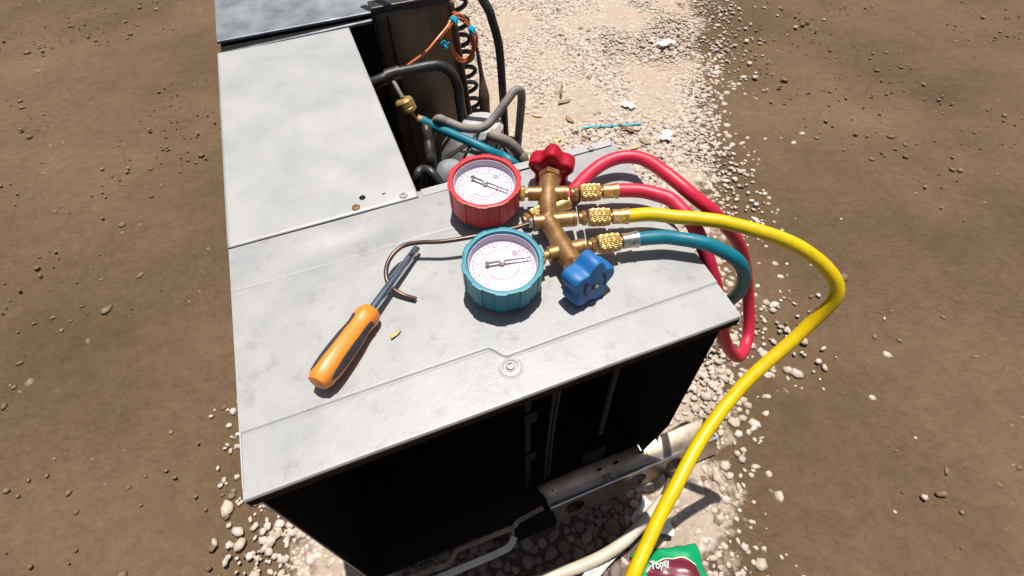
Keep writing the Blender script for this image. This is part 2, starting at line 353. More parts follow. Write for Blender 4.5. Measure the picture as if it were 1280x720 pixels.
def glass_material():
    m = bpy.data.materials.new('thin_clear_plastic'); m.use_nodes = True; t = m.node_tree; N = t.nodes; L = t.links; N.remove(N['Principled BSDF'])
    tr = N.new('ShaderNodeBsdfTransparent'); tr.inputs[0].default_value = (.96, .96, .97, 1); gl = N.new('ShaderNodeBsdfGlossy'); gl.inputs['Roughness'].default_value = .08
    fr = N.new('ShaderNodeFresnel'); fr.inputs[0].default_value = 1.45; mx = N.new('ShaderNodeMixShader')
    L.new(fr.outputs[0], mx.inputs[0]); L.new(tr.outputs[0], mx.inputs[1]); L.new(gl.outputs[0], mx.inputs[2]); L.new(mx.outputs[0], N['Material Output'].inputs[0]); return m
M_LENS = glass_material()

# ------------------------------------------------------------------ the opened condenser unit
XL, XR, YF, YR, ZT = -.20, .380, .231, .600, .600
unit = empty('condenser_unit', (.09, .7, .0), 'opened grey metal air conditioner condenser with its front and compressor bay uncovered', 'air conditioner')
def grid(nx, ny, fn):
    vs = [fn(i/nx, j/ny) for j in range(ny+1) for i in range(nx+1)]
    fs = [(j*(nx+1)+i, j*(nx+1)+i+1, (j+1)*(nx+1)+i+1, (j+1)*(nx+1)+i) for j in range(ny) for i in range(nx)]
    return vs, fs
def sstep(a, b, x): t = min(1, max(0, (x-a)/(b-a))); return t*t*(3-2*t)
SCX, SCY = .0903, .272                                    # the washered screw near the front edge
def line_y(x): return .3055 - .0185*sstep(.073, .092, x)  # pressed line with a jog round the screw
def top_height(x, y):
    z = ZT
    d = y - line_y(x)
    z -= .0016*(1 - sstep(-.0036, .0006, d))              # the front margin lies a step lower
    z -= .0005*math.exp(-((d+.0034)/.0014)**2)
    z -= .0006*(1-sstep(.0, .0016, abs(y-.505)))*(1 if x < .12 else 0)   # faint crease
    z += .0011*math.sin(9*x+2)*math.sin(13*y) + .0006*math.sin(23*x-11*y)
    z -= .0035*math.exp(-(((x+.045)/.06)**2 + ((y-.535)/.022)**2))       # shallow dent
    r = math.hypot(x-SCX, y-SCY); z -= .0014*math.exp(-(r/.0125)**6)
    if y < YF + .002: z -= .003*((YF + .002 - y)/.002)**2  # rounded front bend
    if y > YR - .003: z -= .002*((y-YR+.003)/.003)**2
    return z
ys = [YF, YF+.0005, YF+.001, YF+.0015, YF+.002, YF+.004] + list(np.concatenate([np.linspace(YF+.006, .280, 30), np.linspace(.2805, .312, 64), np.linspace(.314, YR-.004, 150)])) + [YR-.002, YR]
xs = list(np.linspace(XL, .066, 80)) + list(np.linspace(.067, .113, 70)) + list(np.linspace(.115, XR, 80))
def xskew(x, y): return x + (.012*(y-.40)/.2*sstep(.2, .38, x))
b = MB(); n = len(xs)
b.v = [Vector((xskew(x, y), y, top_height(x, y))) for y in ys for x in xs]
b.f = [(j*n+i, j*n+i+1, (j+1)*n+i+1, (j+1)*n+i) for j in range(len(ys)-1) for i in range(n-1)]
tp = b.build('top_panel', M_PANEL, unit, smooth=60, fix=False)
MB().box((XL+.001, YF-.0006, ZT-.0165), (XR-.012, YF+.0008, ZT-.0056)).build('front_lip', M_EDGE, unit)
MB().box((XR-.0115, YF+.002, ZT-.022), (XR-.010, YR-.02, ZT-.0045)).build('side_lip', M_EDGE, unit)
MB().box((.074, .5845, ZT+.0005), (.386, .5995, ZT+.0024)).build('rear_flange', M_COVER, unit, bevel=.0006)
# left rear cover, lapped over the front panel
def cover_h(u, v):
    x = XL + (.067-XL)*u; y = .584 + (1.165-.584)*v
    z = ZT + .0045 + .0012*math.sin(14*x+3)*math.sin(9*y) - .004*math.exp(-(((x-.02)/.03)**2 + ((y-.70)/.05)**2)) + .002*math.exp(-(((x-.01)/.03)**2 + ((y-.93)/.08)**2))
    if v < .02: z = ZT + .0035
    return (x, y, z)
v, f = grid(60, 90, cover_h); cb = MB(); cb.add(v, f); cover = cb.build('cover_sheet', M_COVER, unit, smooth=60, fix=False)
sm = cover.modifiers.new('thick', 'SOLIDIFY'); sm.thickness = .0012; sm.offset = -1
def screw(p, r, m, name='screw', parent=unit, cross=True):
    s_ = MB().lathe([(r*.2, -.002), (r, -.001), (r, .0008), (r*.8, .002), (r*.3, .0024)], p, (0, 0, 1), 20).build(name, m, parent, smooth=30)
    if cross:
        k = MB(); a = random.uniform(0, 1.5)
        for q in (0, PI/2):
            d = Vector((math.cos(a+q), math.sin(a+q), 0)); c = Vector(p) + Vector((0, 0, .00235)); sd = Vector((-d.y, d.x, 0))*r*.12
            k.add([c-d*r*.5-sd+Vector((0,0,q*.0001)), c+d*r*.5-sd+Vector((0,0,q*.0001)), c+d*r*.5+sd+Vector((0,0,q*.0001)), c-d*r*.5+sd+Vector((0,0,q*.0001))], [(0, 1, 2, 3)])
        k.build('slot', M_EDGE, s_, fix=False)
    return s_
ws = MB().lathe([(.0050, 0), (.0112, .0), (.0116, .0010), (.0085, .0016), (.0076, .0004), (.0062, .0004), (.0058, .0018)], (SCX, SCY, ZT-.0036), (0, 0, 1), 32).build('washer', M_COVER, unit, smooth=30)
screw((SCX, SCY, ZT-.0012), .0048, M_STEEL)
screw((-.0227, .5956, ZT+.0042), .006, M_BODY); screw((.047, .594, ZT+.0042), .0062, M_COVER); screw((.3497, .589, ZT+.003), .0058, M_COVER)
MB().lathe([(.0047, 0), (.0047, .0006)], (-.0101, .6125, ZT+.0046), (0, 0, 1), 20).build('screw_hole', M_BLACK, unit)
MB().box((.018, .6078, ZT+.0040), (.0235, .6095, ZT+.0052)).build('slot_hole', M_BLACK, unit)
# walls and chassis
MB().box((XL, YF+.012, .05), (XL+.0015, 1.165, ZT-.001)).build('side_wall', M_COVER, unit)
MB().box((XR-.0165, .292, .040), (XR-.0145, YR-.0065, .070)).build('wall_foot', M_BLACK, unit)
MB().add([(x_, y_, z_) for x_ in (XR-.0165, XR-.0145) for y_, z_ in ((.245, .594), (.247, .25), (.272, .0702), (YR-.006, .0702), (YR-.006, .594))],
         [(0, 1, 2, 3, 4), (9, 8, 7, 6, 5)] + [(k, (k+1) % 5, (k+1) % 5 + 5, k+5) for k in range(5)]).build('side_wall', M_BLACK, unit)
MB().box((XL+.0020, YF+.013, .056), (XL+.0035, YR-.006, ZT-.006)).build('wall_shade_sheet', M_BLACK, unit)  # black sheet added over the grey wall to paint the interior shade
MB().box((XL+.004, YR-.004, .056), (XR-.0175, YR-.002, ZT-.004)).build('sun_block_panel', M_BLACK, unit)  # added panel, stops sunlight in the bay from reaching the front interior
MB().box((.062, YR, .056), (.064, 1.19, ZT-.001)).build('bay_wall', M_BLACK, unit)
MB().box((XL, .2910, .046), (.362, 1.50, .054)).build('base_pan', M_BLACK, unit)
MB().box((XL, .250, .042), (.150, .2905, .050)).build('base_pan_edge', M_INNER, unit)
# rear coil housing with the dark end plate
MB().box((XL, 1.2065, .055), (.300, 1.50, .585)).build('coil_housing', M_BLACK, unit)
M_TOPR = mat('mottled_blue_grey_sheet', (.30, .32, .335), (.16, .175, .19), rough=.45, metal=.3, scale=14, spots=((.42, .42, .42), 18, .58, .7))
MB().box((XL-.004, 1.238, .590), (.255, 1.51, .597)).build('housing_top', M_TOPR, unit, bevel=.002)
MB().tube([(XL, 1.192, .588), (.122, 1.202, .592)], .0055, 8).build('housing_rim', mat('worn_blue_black_rim', (.10, .11, .13), (.03, .03, .035), rough=.3, metal=.5, scale=30), unit, smooth=True)
MB().box((.124, 1.196, .607), (.308, 1.236, .622)).build('plate_rim', M_BLKPIPE, unit, bevel=.003)
pl = MB()
v, f = grid(24, 40, lambda u, q: (.124 + (.184 + .036*(1-q))*u, 1.20 + .004*math.sin(7*u+3*q) - .010*max(0, u-.93)/.07, .055 + .552*q)); pl.add(v, f)
plo = pl.build('coil_end_plate', M_PLATE, unit, smooth=60, fix=False); sm = plo.modifiers.new('thick', 'SOLIDIFY'); sm.thickness = .002
MB().box((.1262, 1.1930, .055), (.1285, 1.1985, .606)).build('plate_edge', M_INNER, unit)
MB().box((.1550, 1.1945, .10), (.1575, 1.1975, .60)).build('plate_seam', M_INNER, unit)
for k in range(13):                                       # hairpin return bends of the coil
    q = .075 + k*.0425; xe = .311 + .036*(1-q/.6)
    pts = []
    for a in np.linspace(-PI/2, PI/2, 9):
        pts.append((xe + .004 + .030*math.cos(a), 1.226 + .006*math.sin(k*2.), q + .0145*math.sin(a) + .003*math.sin(k*1.7)))
    pts = [(xe-.012, pts[0][1], pts[0][2])] + pts + [(xe-.012, pts[-1][1], pts[-1][2])]
    MB().tube(pts, .0058, 8, smooth=False).build('return_bend', M_BLKPIPE, unit, smooth=True)
# compressor
cp = Vector((.262, .945, .05))
comp = MB().lathe([(.05, .02), (.085, .03), (.094, .06), (.096, .20), (.096, .24), (.1025, .243), (.1025, .256), (.095, .259), (.092, .30), (.080, .345), (.055, .375), (.025, .388), (.002, .390)], cp, (0, 0, 1), 48).build('compressor', M_COMP, unit, smooth=35)
MB().lathe([(.048, .352), (.048, .388), (.040, .398), (.012, .401)], cp + Vector((.012, -.012, .012)), (0, 0, 1), 28).build('terminal_cover', mat('pale_dusty_cap', (.52, .50, .485), (.34, .33, .32), rough=.5, scale=22), comp, smooth=35)
MB().strip([cp+Vector((-.085, -.05, .372)), cp+Vector((-.03, -.055, .398)), cp+Vector((.03, -.058, .400)), cp+Vector((.085, -.05, .372))], .012, .003).build('clamp_strap', M_BLKPIPE, comp)
for a in (.4, 2.5, 4.6):
    d = Vector((math.cos(a), math.sin(a), 0)); q = cp + Vector((0, 0, .014))
    MB().strip([q + d*.05, q + d*.125], .045, .004).build('mounting_foot', M_COMP, comp)
    MB().lathe([(.012, -.01), (.014, .0), (.012, .012), (.006, .016)], q + d*.11, (0, 0, 1), 14).build('rubber_mount', M_BLKPIPE, comp, smooth=True)
M_ACC = mat('blue_grey_accumulator_paint', (.34, .36, .38), (.12, .125, .13), rough=.75, metal=.1, scale=20, bump=.2, spots=((.03, .03, .03), 26, .55, .85))
ac = Vector((.158, .775, .05))
acc = MB().lathe([(.03, .0), (.036, .01), (.036, .375), (.039, .378), (.039, .388), (.036, .391), (.033, .420), (.022, .443), (.008, .451), (.001, .452)], ac, (0, 0, 1), 36).build('accumulator', M_ACC, unit, smooth=35)
MB().lathe([(.0375, .330), (.0385, .332), (.0385, .350), (.0375, .352)], ac, (0, 0, 1), 36, closed=False).build('strap', M_BLKPIPE, acc, smooth=30)
MB().strip([ac + Vector((.03, .01, .41)), ac + Vector((.055, .03, .425)), ac + Vector((.08, .06, .42))], .028, .002, (-.3, -.4, .85)).build('stay_bracket', M_ACC, acc)
MB().box((.205, .80, .33), (.245, .84, .385)).build('capacitor_block', M_ACC, unit, bevel=.006)
# pipes
def pipe(name, pts, r, m, n=14): return MB().tube(pts, r, n).build(name, m, unit, smooth=True)
pa = [Vector((-.02, 1.02, .545)), atY(467, 103, .985), atY(490, 93, .985), atY(520, 86, .99), atY(548, 82, .99), atY(564, 91, .985), atY(572, 108, .98), atY(575, 128, .975), Vector((.243, .965, .42))]
sp_ = pipe('suction_pipe', pa, .0105, M_BLKPIPE)
MB().tube([atY(482, 96, .985), atY(500, 90, .985)], .0132, 14).build('pipe_joint', M_BLKPIPE, sp_, smooth=True)
pipe('service_stub', [atY(487, 98, .982), atY(493, 104, .97), atY(498, 113, .955), atY(503, 122, .945)], .0042, M_GREYPIPE)
pipe('copper_stub', [Vector((.03, 1.0, .53)), atY(470, 110, .99), atY(484, 103, .992)], .0035, M_BODY)
pipe('discharge_pipe', [Vector((.12, 1.28, .62)), Vector((.20, 1.16, .735)), Vector((.27, 1.02, .748)), atY(606, 4, .965), atY(616, 28, .955), atY(624, 60, .95), atY(628, 110, .95), atY(631, 160, .95), atY(634, 215, .95), Vector((.34, .95, .15))], .0085, M_BLKPIPE)
pipe('looped_pipe', [Vector((.165, .97, .42)), atY(546, 150, .90), atY(560, 153, .885), atY(580, 160, .87), atY(602, 160, .87), atY(618, 147, .88), atY(632, 128, .89), atY(643, 114, .90), atY(650, 113, .905), atY(652, 122, .91), atY(650, 150, .91), atY(647, 182, .91), atY(645, 215, .91), Vector((.35, .91, .12))], .0088, M_GREYPIPE)
M_PINKP = mat('dusty_pink_tube', (.30, .245, .21), (.17, .14, .12), rough=.65, scale=24)
pipe('insulated_tube', [atY(612, 168, .86), atY(622, 172, .85), atY(638, 180, .845), atY(650, 193, .84), atY(655, 206, .83), Vector((.33, .82, .25))], .0115, M_PINKP)
pipe('rusty_tube', [atY(596, 60, 1.15), atY(602, 95, 1.14), atY(605, 120, 1.13), atY(608, 150, 1.12), Vector((.36, 1.10, .2))], [.004, .006, .014, .013, .013], mat('rusty_pipe', (.16, .085, .055), (.06, .035, .025), rough=.7, scale=30))
pipe('black_cable', [Vector((.10, .80, .20)), atY(541, 215, .79), atY(538, 195, .80), atY(536, 178, .82), atY(533, 160, .85), Vector((.15, .9, .42))], .0095, M_BLKPIPE)
pipe('black_cable', [atY(541, 213, .79), atY(556, 220, .78), atY(575, 228, .75), Vector((.22, .70, .36))], .0085, M_BLKPIPE)
pipe('black_cable', [Vector((.09, .80, .20)), Vector((.088, .77, .36)), atY(522, 226, .745), atY(531, 212, .755), atY(548, 226, .73), Vector((.16, .69, .40))], .0085, M_BLKPIPE)
for w_ in ([(.20, .86, .42), (.225, .87, .452), (.262, .90, .462), (.30, .88, .43), (.33, .82, .36)], [(.19, .80, .50), (.215, .83, .47), (.25, .85, .455), (.275, .89, .458), (.30, .92, .44)], [(.24, .78, .42), (.262, .82, .44), (.285, .86, .448), (.31, .87, .41), (.325, .80, .33)]):
    pipe('lead_wire', w_, .0026, M_BLKPIPE, 8)
# coil of orange wire with cable ties
cc = atY(576, 48, 1.165); loops = []
for k in range(64):
    a = 2*PI*k/16 + 2.2; g = k/64
    loops.append(cc + Vector(((.029 + .004*math.sin(a*.37+1))*math.cos(a) - .005*math.sin(a), -.008 + .012*g + .004*math.sin(3*a), (.053 + .004*math.sin(a*.53))*math.sin(a))))
wr = MB().tube([atY(500, 90, 1.02), atY(513, 79, 1.06), atY(533, 64, 1.10), atY(546, 49, 1.13), atY(560, 32, 1.15)] + loops + [atY(594, 40, 1.15), atY(596, 62, 1.15), atY(600, 82, 1.145), atY(604, 108, 1.14)], .0026, 8, res=4).build('wire_coil', M_COPPER, unit, smooth=True)
MB().tube([atY(548, 50, 1.132), atY(561, 34, 1.148), atY(570, 26, 1.15)], .0024, 8).build('wire_tail', M_COPPER, wr, smooth=True)
for px, py in ((568, 25), (556, 56), (590, 37)):
    c = atY(px, py, 1.14); t = MB()
    t.lathe([(.005, -.004), (.0095, -.003), (.0095, .003), (.005, .004)], c, (.6, -.4, .5), 12)
    t.strip([c, c + Vector((.010, -.006, .006)), c + Vector((.016, -.004, -.004))], .004, .0014)
    t.build('cable_tie', M_TIE, wr, smooth=40)
# inside the front opening
MB().box((.118, .30, .055), (.128, .302, .56)).build('post', M_INNER, unit)
for z in (.36, .20): MB().box((.116, .2965, z), (.136, .2985, z+.035)).build('post_clip', M_INNER, unit)
M_WIRE = mat('grey_wire', (.035, .032, .028), rough=.8, spec=.2)  # wire colour darkened for the shade of the opening
for dx in (0, .0075): pipe('lead_wire', [(.178+dx, .31, .56), (.166+dx, .302, .43), (.160+dx, .30, .25), (.158+dx, .298, .06)], .0026, M_WIRE, 8)
pipe('stay_rod', [(.27, .305, .57), (.266, .30, .38), (.267, .30, .19)], .0045, M_WIRE, 8)
MB().box((.235, .292, .055), (.285, .296, .13)).build('tab', M_INNER, unit)
# front flange of the base with its round holes
def flange():
    P0, P1, P2, P3 = (.290, .062), (.283, .063), (.245, .053), (.226, .010)
    b = MB(); xa, xb = .146, .530
    xs = np.linspace(xa, xb, 40); prof = [(.2895, .052), P0, P1, (.264, .0575), P2]
    v = [(x + (.010 if q < 2 else 0)*0 - .008*(1-(x-xa)/(xb-xa))*(q < 3), y, z + .0012*math.sin(31*x)) for x in xs for q, (y, z) in enumerate(prof)]; m = len(prof)
    f = [(i*m+j, i*m+j+1, (i+1)*m+j+1, (i+1)*m+j) for i in range(len(xs)-1) for j in range(m-1)]
    b.add(v, f); top = b.build('base_flange', M_BASE, unit, smooth=50); sm = top.modifiers.new('thick', 'SOLIDIFY'); sm.thickness = .0014
    e = MB().tube([(xa+.001, .2445, .0535), (.25, .2443, .0545), (.35, .2447, .0535), (xb, .2445, .0535)],   .0026, 8); e.build('flange_fold', mat('fold_highlight_steel', (.92, .91, .90), (.85, .84, .83), rough=.3, metal=.8), top, smooth=True)  # near-white metal paints the light caught along the fold
    bm = bmesh.new(); edges = []
    def loop(pts):
        vv = [bm.verts.new((x, P2[0] + (P3[0]-P2[0])*t - .001, P2[1] + (P3[1]-P2[1])*t)) for x, t in pts]
        edges.extend(bm.edges.new((vv[i], vv[(i+1) % len(vv)])) for i in range(len(vv)))
    loop([(x, 0) for x in np.linspace(xa, xb, 14)] + [(x, 1) for x in np.linspace(xb, xa-.004, 14)])
    for hx, rx in ((.196, .022), (.337, .022), (.425, .02)):
        loop([(hx + rx*math.cos(a), .52 + .33*math.sin(a)) for a in np.linspace(0, 2*PI, 24, endpoint=False)])
    bmesh.ops.triangle_fill(bm, use_beauty=True, edges=edges); me = bpy.data.meshes.new('flange_face'); bm.to_mesh(me); bm.free(); me.materials.append(M_BASE)
    o = bpy.data.objects.new('flange_face', me); link(o, top); sm = o.modifiers.new('thick', 'SOLIDIFY'); sm.thickness = .0014
    for x in (.262, .30, .36): MB().box((x, .2715, .0605), (x+.010, .2765, .0622)).build('slot_hole', M_BLACK, top)
    for x, t in ((.163, .2705), (.170, .262)): MB().lathe([(.0016, 0), (.0016, .0006)], (x, t, .0608), (0, 0, 1), 10).build('rivet_hole', M_BLACK, top)
    MB().box((.268, .2520, .053), (.285, .2600, .062)).build('bent_tab', M_STEEL, top)
flange()
MB().box((.415, .292, .055), (.417, .36, .16)).build('corner_bracket', M_COVER, unit)
MB().strip(catmull([(XL, .229, .05), (-.115, .228, .05), (-.072, .225, .05), (-.060, .230, .05), (-.047, .239, .05), (-.03, .2405, .05), (.02, .2400, .05), (.066, .2395, .05), (.078, .245, .052), (.10, .2475, .053), (.134, .2500, .053)], 5), .0085, .003).build('base_rail', M_BASE, unit)
MB().strip(catmull([(XL, .213, .030), (-.094, .214, .030), (.0, .2125, .030), (.040, .2135, .030), (.053, .217, .032), (.064, .226, .038)], 5), .0125, .004, (0, -.35, .94)).build('base_rail', mat('pale_cream_steel', (.72, .66, .52), (.55, .49, .37), rough=.35, scale=30), unit)
MB().box((.060, .228, .030), (.066, .244, .047)).build('rail_link', M_BASE, unit)
MB().box((.07, .2205, .012), (.150, .2445, .047)).build('base_foot', M_INNER, unit)
for x in (XL+.03, .30):
    for y in (.40, 1.35): MB().box((x, y, -.004), (x+.04, y+.06, .047)).build('foot_block', M_INNER, unit)

# ------------------------------------------------------------------ manifold gauge set
ZM = .6285
mani = empty('manifold_gauge_set', (.21, .43, .60), 'brass manifold with a red gauge and a teal gauge lying on the grey top panel', 'gauge manifold')
J0, J1, J2, J3, J4 = at(687, 226, ZM), at(685, 243, ZM), at(685, 275, ZM), at(703, 309, ZM), at(718, 332, ZM)
body = MB().tube([J0, J0 + (J1-J0)*.75, J1 + (J2-J1)*.12, J1 + (J2-J1)*.30, J2], [.0142, .0140, .0132, .0118, .0118], 28, smooth=False)
body.tube([J2, J2 + (J3-J2)*.62, J3 - (J3-J2)*.12, J3 + (J4-J3)*.4, J4], [.0118, .0118, .0128, .0138, .0140], 28, smooth=False)
body.lathe([(.004, -.0114), (.0095, -.0088), (.0119, -.003), (.0119, .003), (.0095, .0088), (.004, .0114)], J2, (0, 0, 1), 24)
body = body.build('body', M_BODY, mani, smooth=45)
def port(c, px0, px1, r):
    a = at(*px0, ZM); e = at(*px1, ZM); return MB().tube([a, e], r, 22).build('port', M_BODY, mani, smooth=True)
pR = (at(660, 242, ZM), at(710, 241.5, ZM)); pY = (at(667, 278, ZM), at(720, 273, ZM)); pB = (at(686, 318, ZM), at(731, 307.5, ZM))
for a, e in (pR, pY, pB):
    MB().tube([a, e], .0102, 24).build('port', M_BODY, mani, smooth=True)
    dd = (a-e).normalized()
    MB().lathe([(.0104, 0), (.0108, .0006), (.0108, .002), (.0104, .0026)], e + dd*.003, dd, 22).build('collar', M_BODY, mani, smooth=True)
MB().lathe([(.0022, 0), (.0022, .0008)], J2 + Vector((0, 0, .0112)), (0, 0, 1), 14).build('rivet', M_BRASS, mani, smooth=True)
def hexnut(c, ax, r, h, name='hex_nut', m=M_BODY, parent=None, n=6): return MB().lathe([(r*.86, 0), (r, h*.12), (r, h*.88), (r*.86, h)], c, ax, n).build(name, m, parent or mani, bevel=.0006)
def knob(c, ax, R, h, m, name, up):
    N_ = 80; ax = Vector(ax).normalized()
    def star(a, j): return 1 - .27*(.5 - .5*math.cos(5*a))**1.15
    prof = [(R*.30, -h*.05), (R*.72, h*.10), (R*.90, -h*.02), (R*.985, h*.06), (R, h*.5), (R*.97, h*.88), (R*.90, h), (R*.5, h*1.05), (R*.05, h*1.06)]
    return MB().lathe(prof, c, ax, N_, star, up).build(name, m, mani, smooth=38)
dR = (J0 - J1).normalized(); dB = (J4 - J3).normalized(); dB = Vector((.10, -1, .0)).normalized()
hexnut(J0 + dR*.002, dR, .0168, .011); MB().lathe([(.0105, 0), (.0105, .012)], J0 + dR*.012, dR, 20).build('valve_stem', M_BODY, mani, smooth=True)
hexnut(J4 - dB*.003, dB, .0168, .012); MB().lathe([(.0115, 0), (.0115, .010)], J4 + dB*.008, dB, 20).build('valve_stem', M_BODY, mani, smooth=True)
dRk = (dR + Vector((.10, 0, .12))).normalized(); dBk = (dB + Vector((.16, 0, .10))).normalized()
kr = knob(J0 + dR*.019, dRk, .0345, .025, M_REDKNOB, 'valve_knob', (0, 0, 1)); kr['label'] = 'red five lobed knob'
kb = knob(J4 + dB*.012, dBk, .0345, .027, M_BLUEKNOB, 'valve_knob', (.25, 0, 1)); kb['label'] = 'blue five lobed knob'
fc = J4 + dB*.012 + dBk*.0288
MB().lathe([(.0055, -.001), (.0055, .001), (.004, .0016)], fc, dBk, 20).build('knob_screw', M_DARKMARK, kb, smooth=30)
MB().lathe([(.0026, .0012), (.0026, .0024)], fc, dBk, 12).build('screw_head', M_STEEL, kb)
ux = dBk.cross(Vector((0, 0, 1))).normalized(); uz = ux.cross(dBk).normalized()
for sgn in (-1, 1):                                       # turn arrows moulded beside the screw
    k = MB(); pts = [fc + ux*(.016*math.cos(a)*sgn) + uz*(.016*math.sin(a)) for a in np.linspace(-.55, .45, 8)]
    k.strip(pts, .0022, .0008, dBk); e = pts[-1]; t = (pts[-1]-pts[-2]).normalized(); r_ = t.cross(dBk)
    k.add([e + r_*.004 + dBk*.0004, e - r_*.004 + dBk*.0004, e + t*.006 + dBk*.0004], [(0, 1, 2)]); k.build('turn_arrow', M_DARKMARK, kb, fix=False)

def gauge(c, nrm, R, th, m, stem_to, needle_px, label, marks):
    nrm = Vector(nrm).normalized(); c = Vector(c); NR = 10
    def rib(a, j):                                        # wide flats parted by raised welts
        ph = (a*NR/(2*PI)) % 1.0
        return 1 + (.030*min(1, ph/.03, (.5-ph)/.03) if ph < .5 else .010*(ph-.5))*(1 if 1 <= j <= 6 else .12)
    prof = [(R*.80, -th), (R*.93, -th), (R*.955, -th*.96), (R*.955, -th*.5), (R*.965, -th*.16), (R*.975, -th*.08), (R*.97, -th*.01), (R*.94, 0), (R*.875, -.0004), (R*.848, -.0028), (R*.843, -.0145)]
    up = Vector((1, .4, 0))
    g = MB().lathe(prof, c, nrm, 320, rib, up, closed=False)
    g.add([], [])
    case = g.build('gauge', m, mani, smooth=32); case['label'] = label
    MB().lathe([(R*.8, -th-.0005), (R*.8, -th+.002)], c, nrm, 48).build('back_plate', M_STEEL, case)
    MB().lathe([(R*.842, -.0145), (R*.841, -.0040), (R*.826, -.0040), (R*.798, -.0144)], c, nrm, 64, closed=False).build('bezel', mat('pale_bezel', (.42, .38, .46), (.38, .34, .42), rough=.4), case, smooth=True)
    MB().lathe([(R*.843, -.0170), (R*.843, -.0143)], c, nrm, 64).build('dial', M_DIAL, case)
    u = Vector((1, 0, 0)); u = (u - nrm*u.dot(nrm)).normalized(); vv = nrm.cross(u); z0 = c + nrm*-.0140
    def ticks(r0, r1, a0, a1, n, wd, col, nm):
        t = MB()
        for a in np.linspace(a0, a1, n):
            d = u*math.cos(a) + vv*math.sin(a); s_ = (vv*math.cos(a) - u*math.sin(a))*wd/2
            t.add([z0 + d*r0 - s_, z0 + d*r1 - s_, z0 + d*r1 + s_, z0 + d*r0 + s_], [(0, 1, 2, 3)])
        t.build(nm, col, case, fix=False)
    def arc(r0, r1, a0, a1, col, nm):
        t = MB(); A = np.linspace(a0, a1, 60); vs = []
        for a in A:
            d = u*math.cos(a) + vv*math.sin(a); vs += [z0 + d*r0, z0 + d*r1]
        t.add(vs, [(2*i, 2*i+1, 2*i+3, 2*i+2) for i in range(59)]); t.build(nm, col, case, fix=False)
    for mk in marks: (ticks if mk[0] == 't' else arc)(*mk[1:])
    eb = z0 + u*(R*.42) + vv*(R*.27) + nrm*.0002
    MB().lathe([(R*.075, 0), (R*.075, .0002)], eb, nrm, 16).build('dial_emblem', GK, case)
    # needle
    piv = z0 + nrm*.0050
    def onface(px, py):
        r = ROT @ camdir(px, py); k = (piv - CAMPOS).dot(nrm)/r.dot(nrm); return CAMPOS + r*k
    tail, p0, tip = [onface(*q) for q in needle_px]; d = (tip - tail).normalized(); s_ = d.cross(nrm)
    nd = MB(); pts = [(tail, .0020), (tail + d*.004, .0018), (p0, .0017), (tip, .0006)]
    vs = [];
    for p, wd in pts: vs += [p - s_*wd, p + s_*wd]
    nd.add(vs, [(2*i, 2*i+1, 2*i+3, 2*i+2) for i in range(3)]); nd.lathe([(.003, -.0003), (.003, .0003)], tail + d*.001, nrm, 14)
    nb = nd.build('needle', mat('dark_needle', (.05, .05, .06), rough=.4), case, fix=False)
    MB().lathe([(.0036, -.0048), (.0036, .0006), (.0026, .0014)], p0, nrm, 20).build('needle_hub', M_STEEL, case, smooth=30)
    MB().lathe([(R*.845, -.0034), (R*.7, -.0027), (R*.45, -.0022), (R*.2, -.0020), (.0004, -.0019)], c, nrm, 64, closed=False).build('lens', M_LENS, case, smooth=True, fix=False)
    # threaded stem
    a = c - nrm*(th*.55); e = Vector(stem_to); d = (e - a); d.normalize(); e0 = a + d*(R*.93)
    MB().tube([a + d*R*.80, e + d*.004], .0055, 16).build('stem', M_BRASS, case, smooth=True)
    L = (e - e0).length
    MB().lathe([(.0095, 0), (.0112, .0008), (.0112, .0062), (.0095, .0070)], e0 + d*max(.0012, L*.12), d, 6).build('stem_nut', M_BRASS, case, bevel=.0005)
    return case
GP = mat('faint_pink_print', (.55, .30, .42), rough=.6); GG = mat('faint_green_print', (.22, .45, .42), rough=.6); GK = mat('faint_grey_print', (.38, .32, .40), rough=.6)
TILT = math.radians(6.5); NRM = (0, -math.sin(TILT), math.cos(TILT))
def ringmarks(R, low, c1, c2):
    m_ = [('t', R*.70, R*.77, -.75, 3.9, 29, .0011, GK, 'scale_ticks'), ('t', R*.72, R*.77, -.75, 3.9, 113, .0004, GK, 'scale_ticks'),
          ('a', R*.685, R*.70, -.75, 3.9, c1, 'scale_arc'), ('a', R*.52, R*.535, -.75, 3.9, c2, 'scale_arc'), ('t', R*.54, R*.58, -.75, 3.9, 41, .0008, c2, 'scale_ticks')]
    m_ += [('t', R*.60, R*.65, -.6, 3.75, 9, .0042, GK, 'scale_figures')]
    for q in low: m_ += [('a', R*q, R*(q+.018), PI+.3, 2*PI-.3, c2 if q > .4 else c1, 'scale_arc'), ('t', R*(q+.018), R*(q+.06), PI+.3, 2*PI-.3, 31, .0007, c1, 'scale_ticks')]
    return m_
cR = at(605.5, 224.8, .657); cB = at(628.6, 324.5, .654)
gauge(cR, NRM, .0500, .042, M_REDRUB, pR[0], ((590, 221), (606.5, 227.5), (637, 238.5)), 'red rubber booted pressure gauge', ringmarks(.0500, (.32, .42, .60), GP, GG))
gauge(cB, NRM, .0492, .040, M_TEALRUB, pB[0], ((608, 329.3), (627.5, 326.3), (664, 321.6)), 'teal rubber booted pressure gauge', ringmarks(.0492, (.36,), GP, GK))
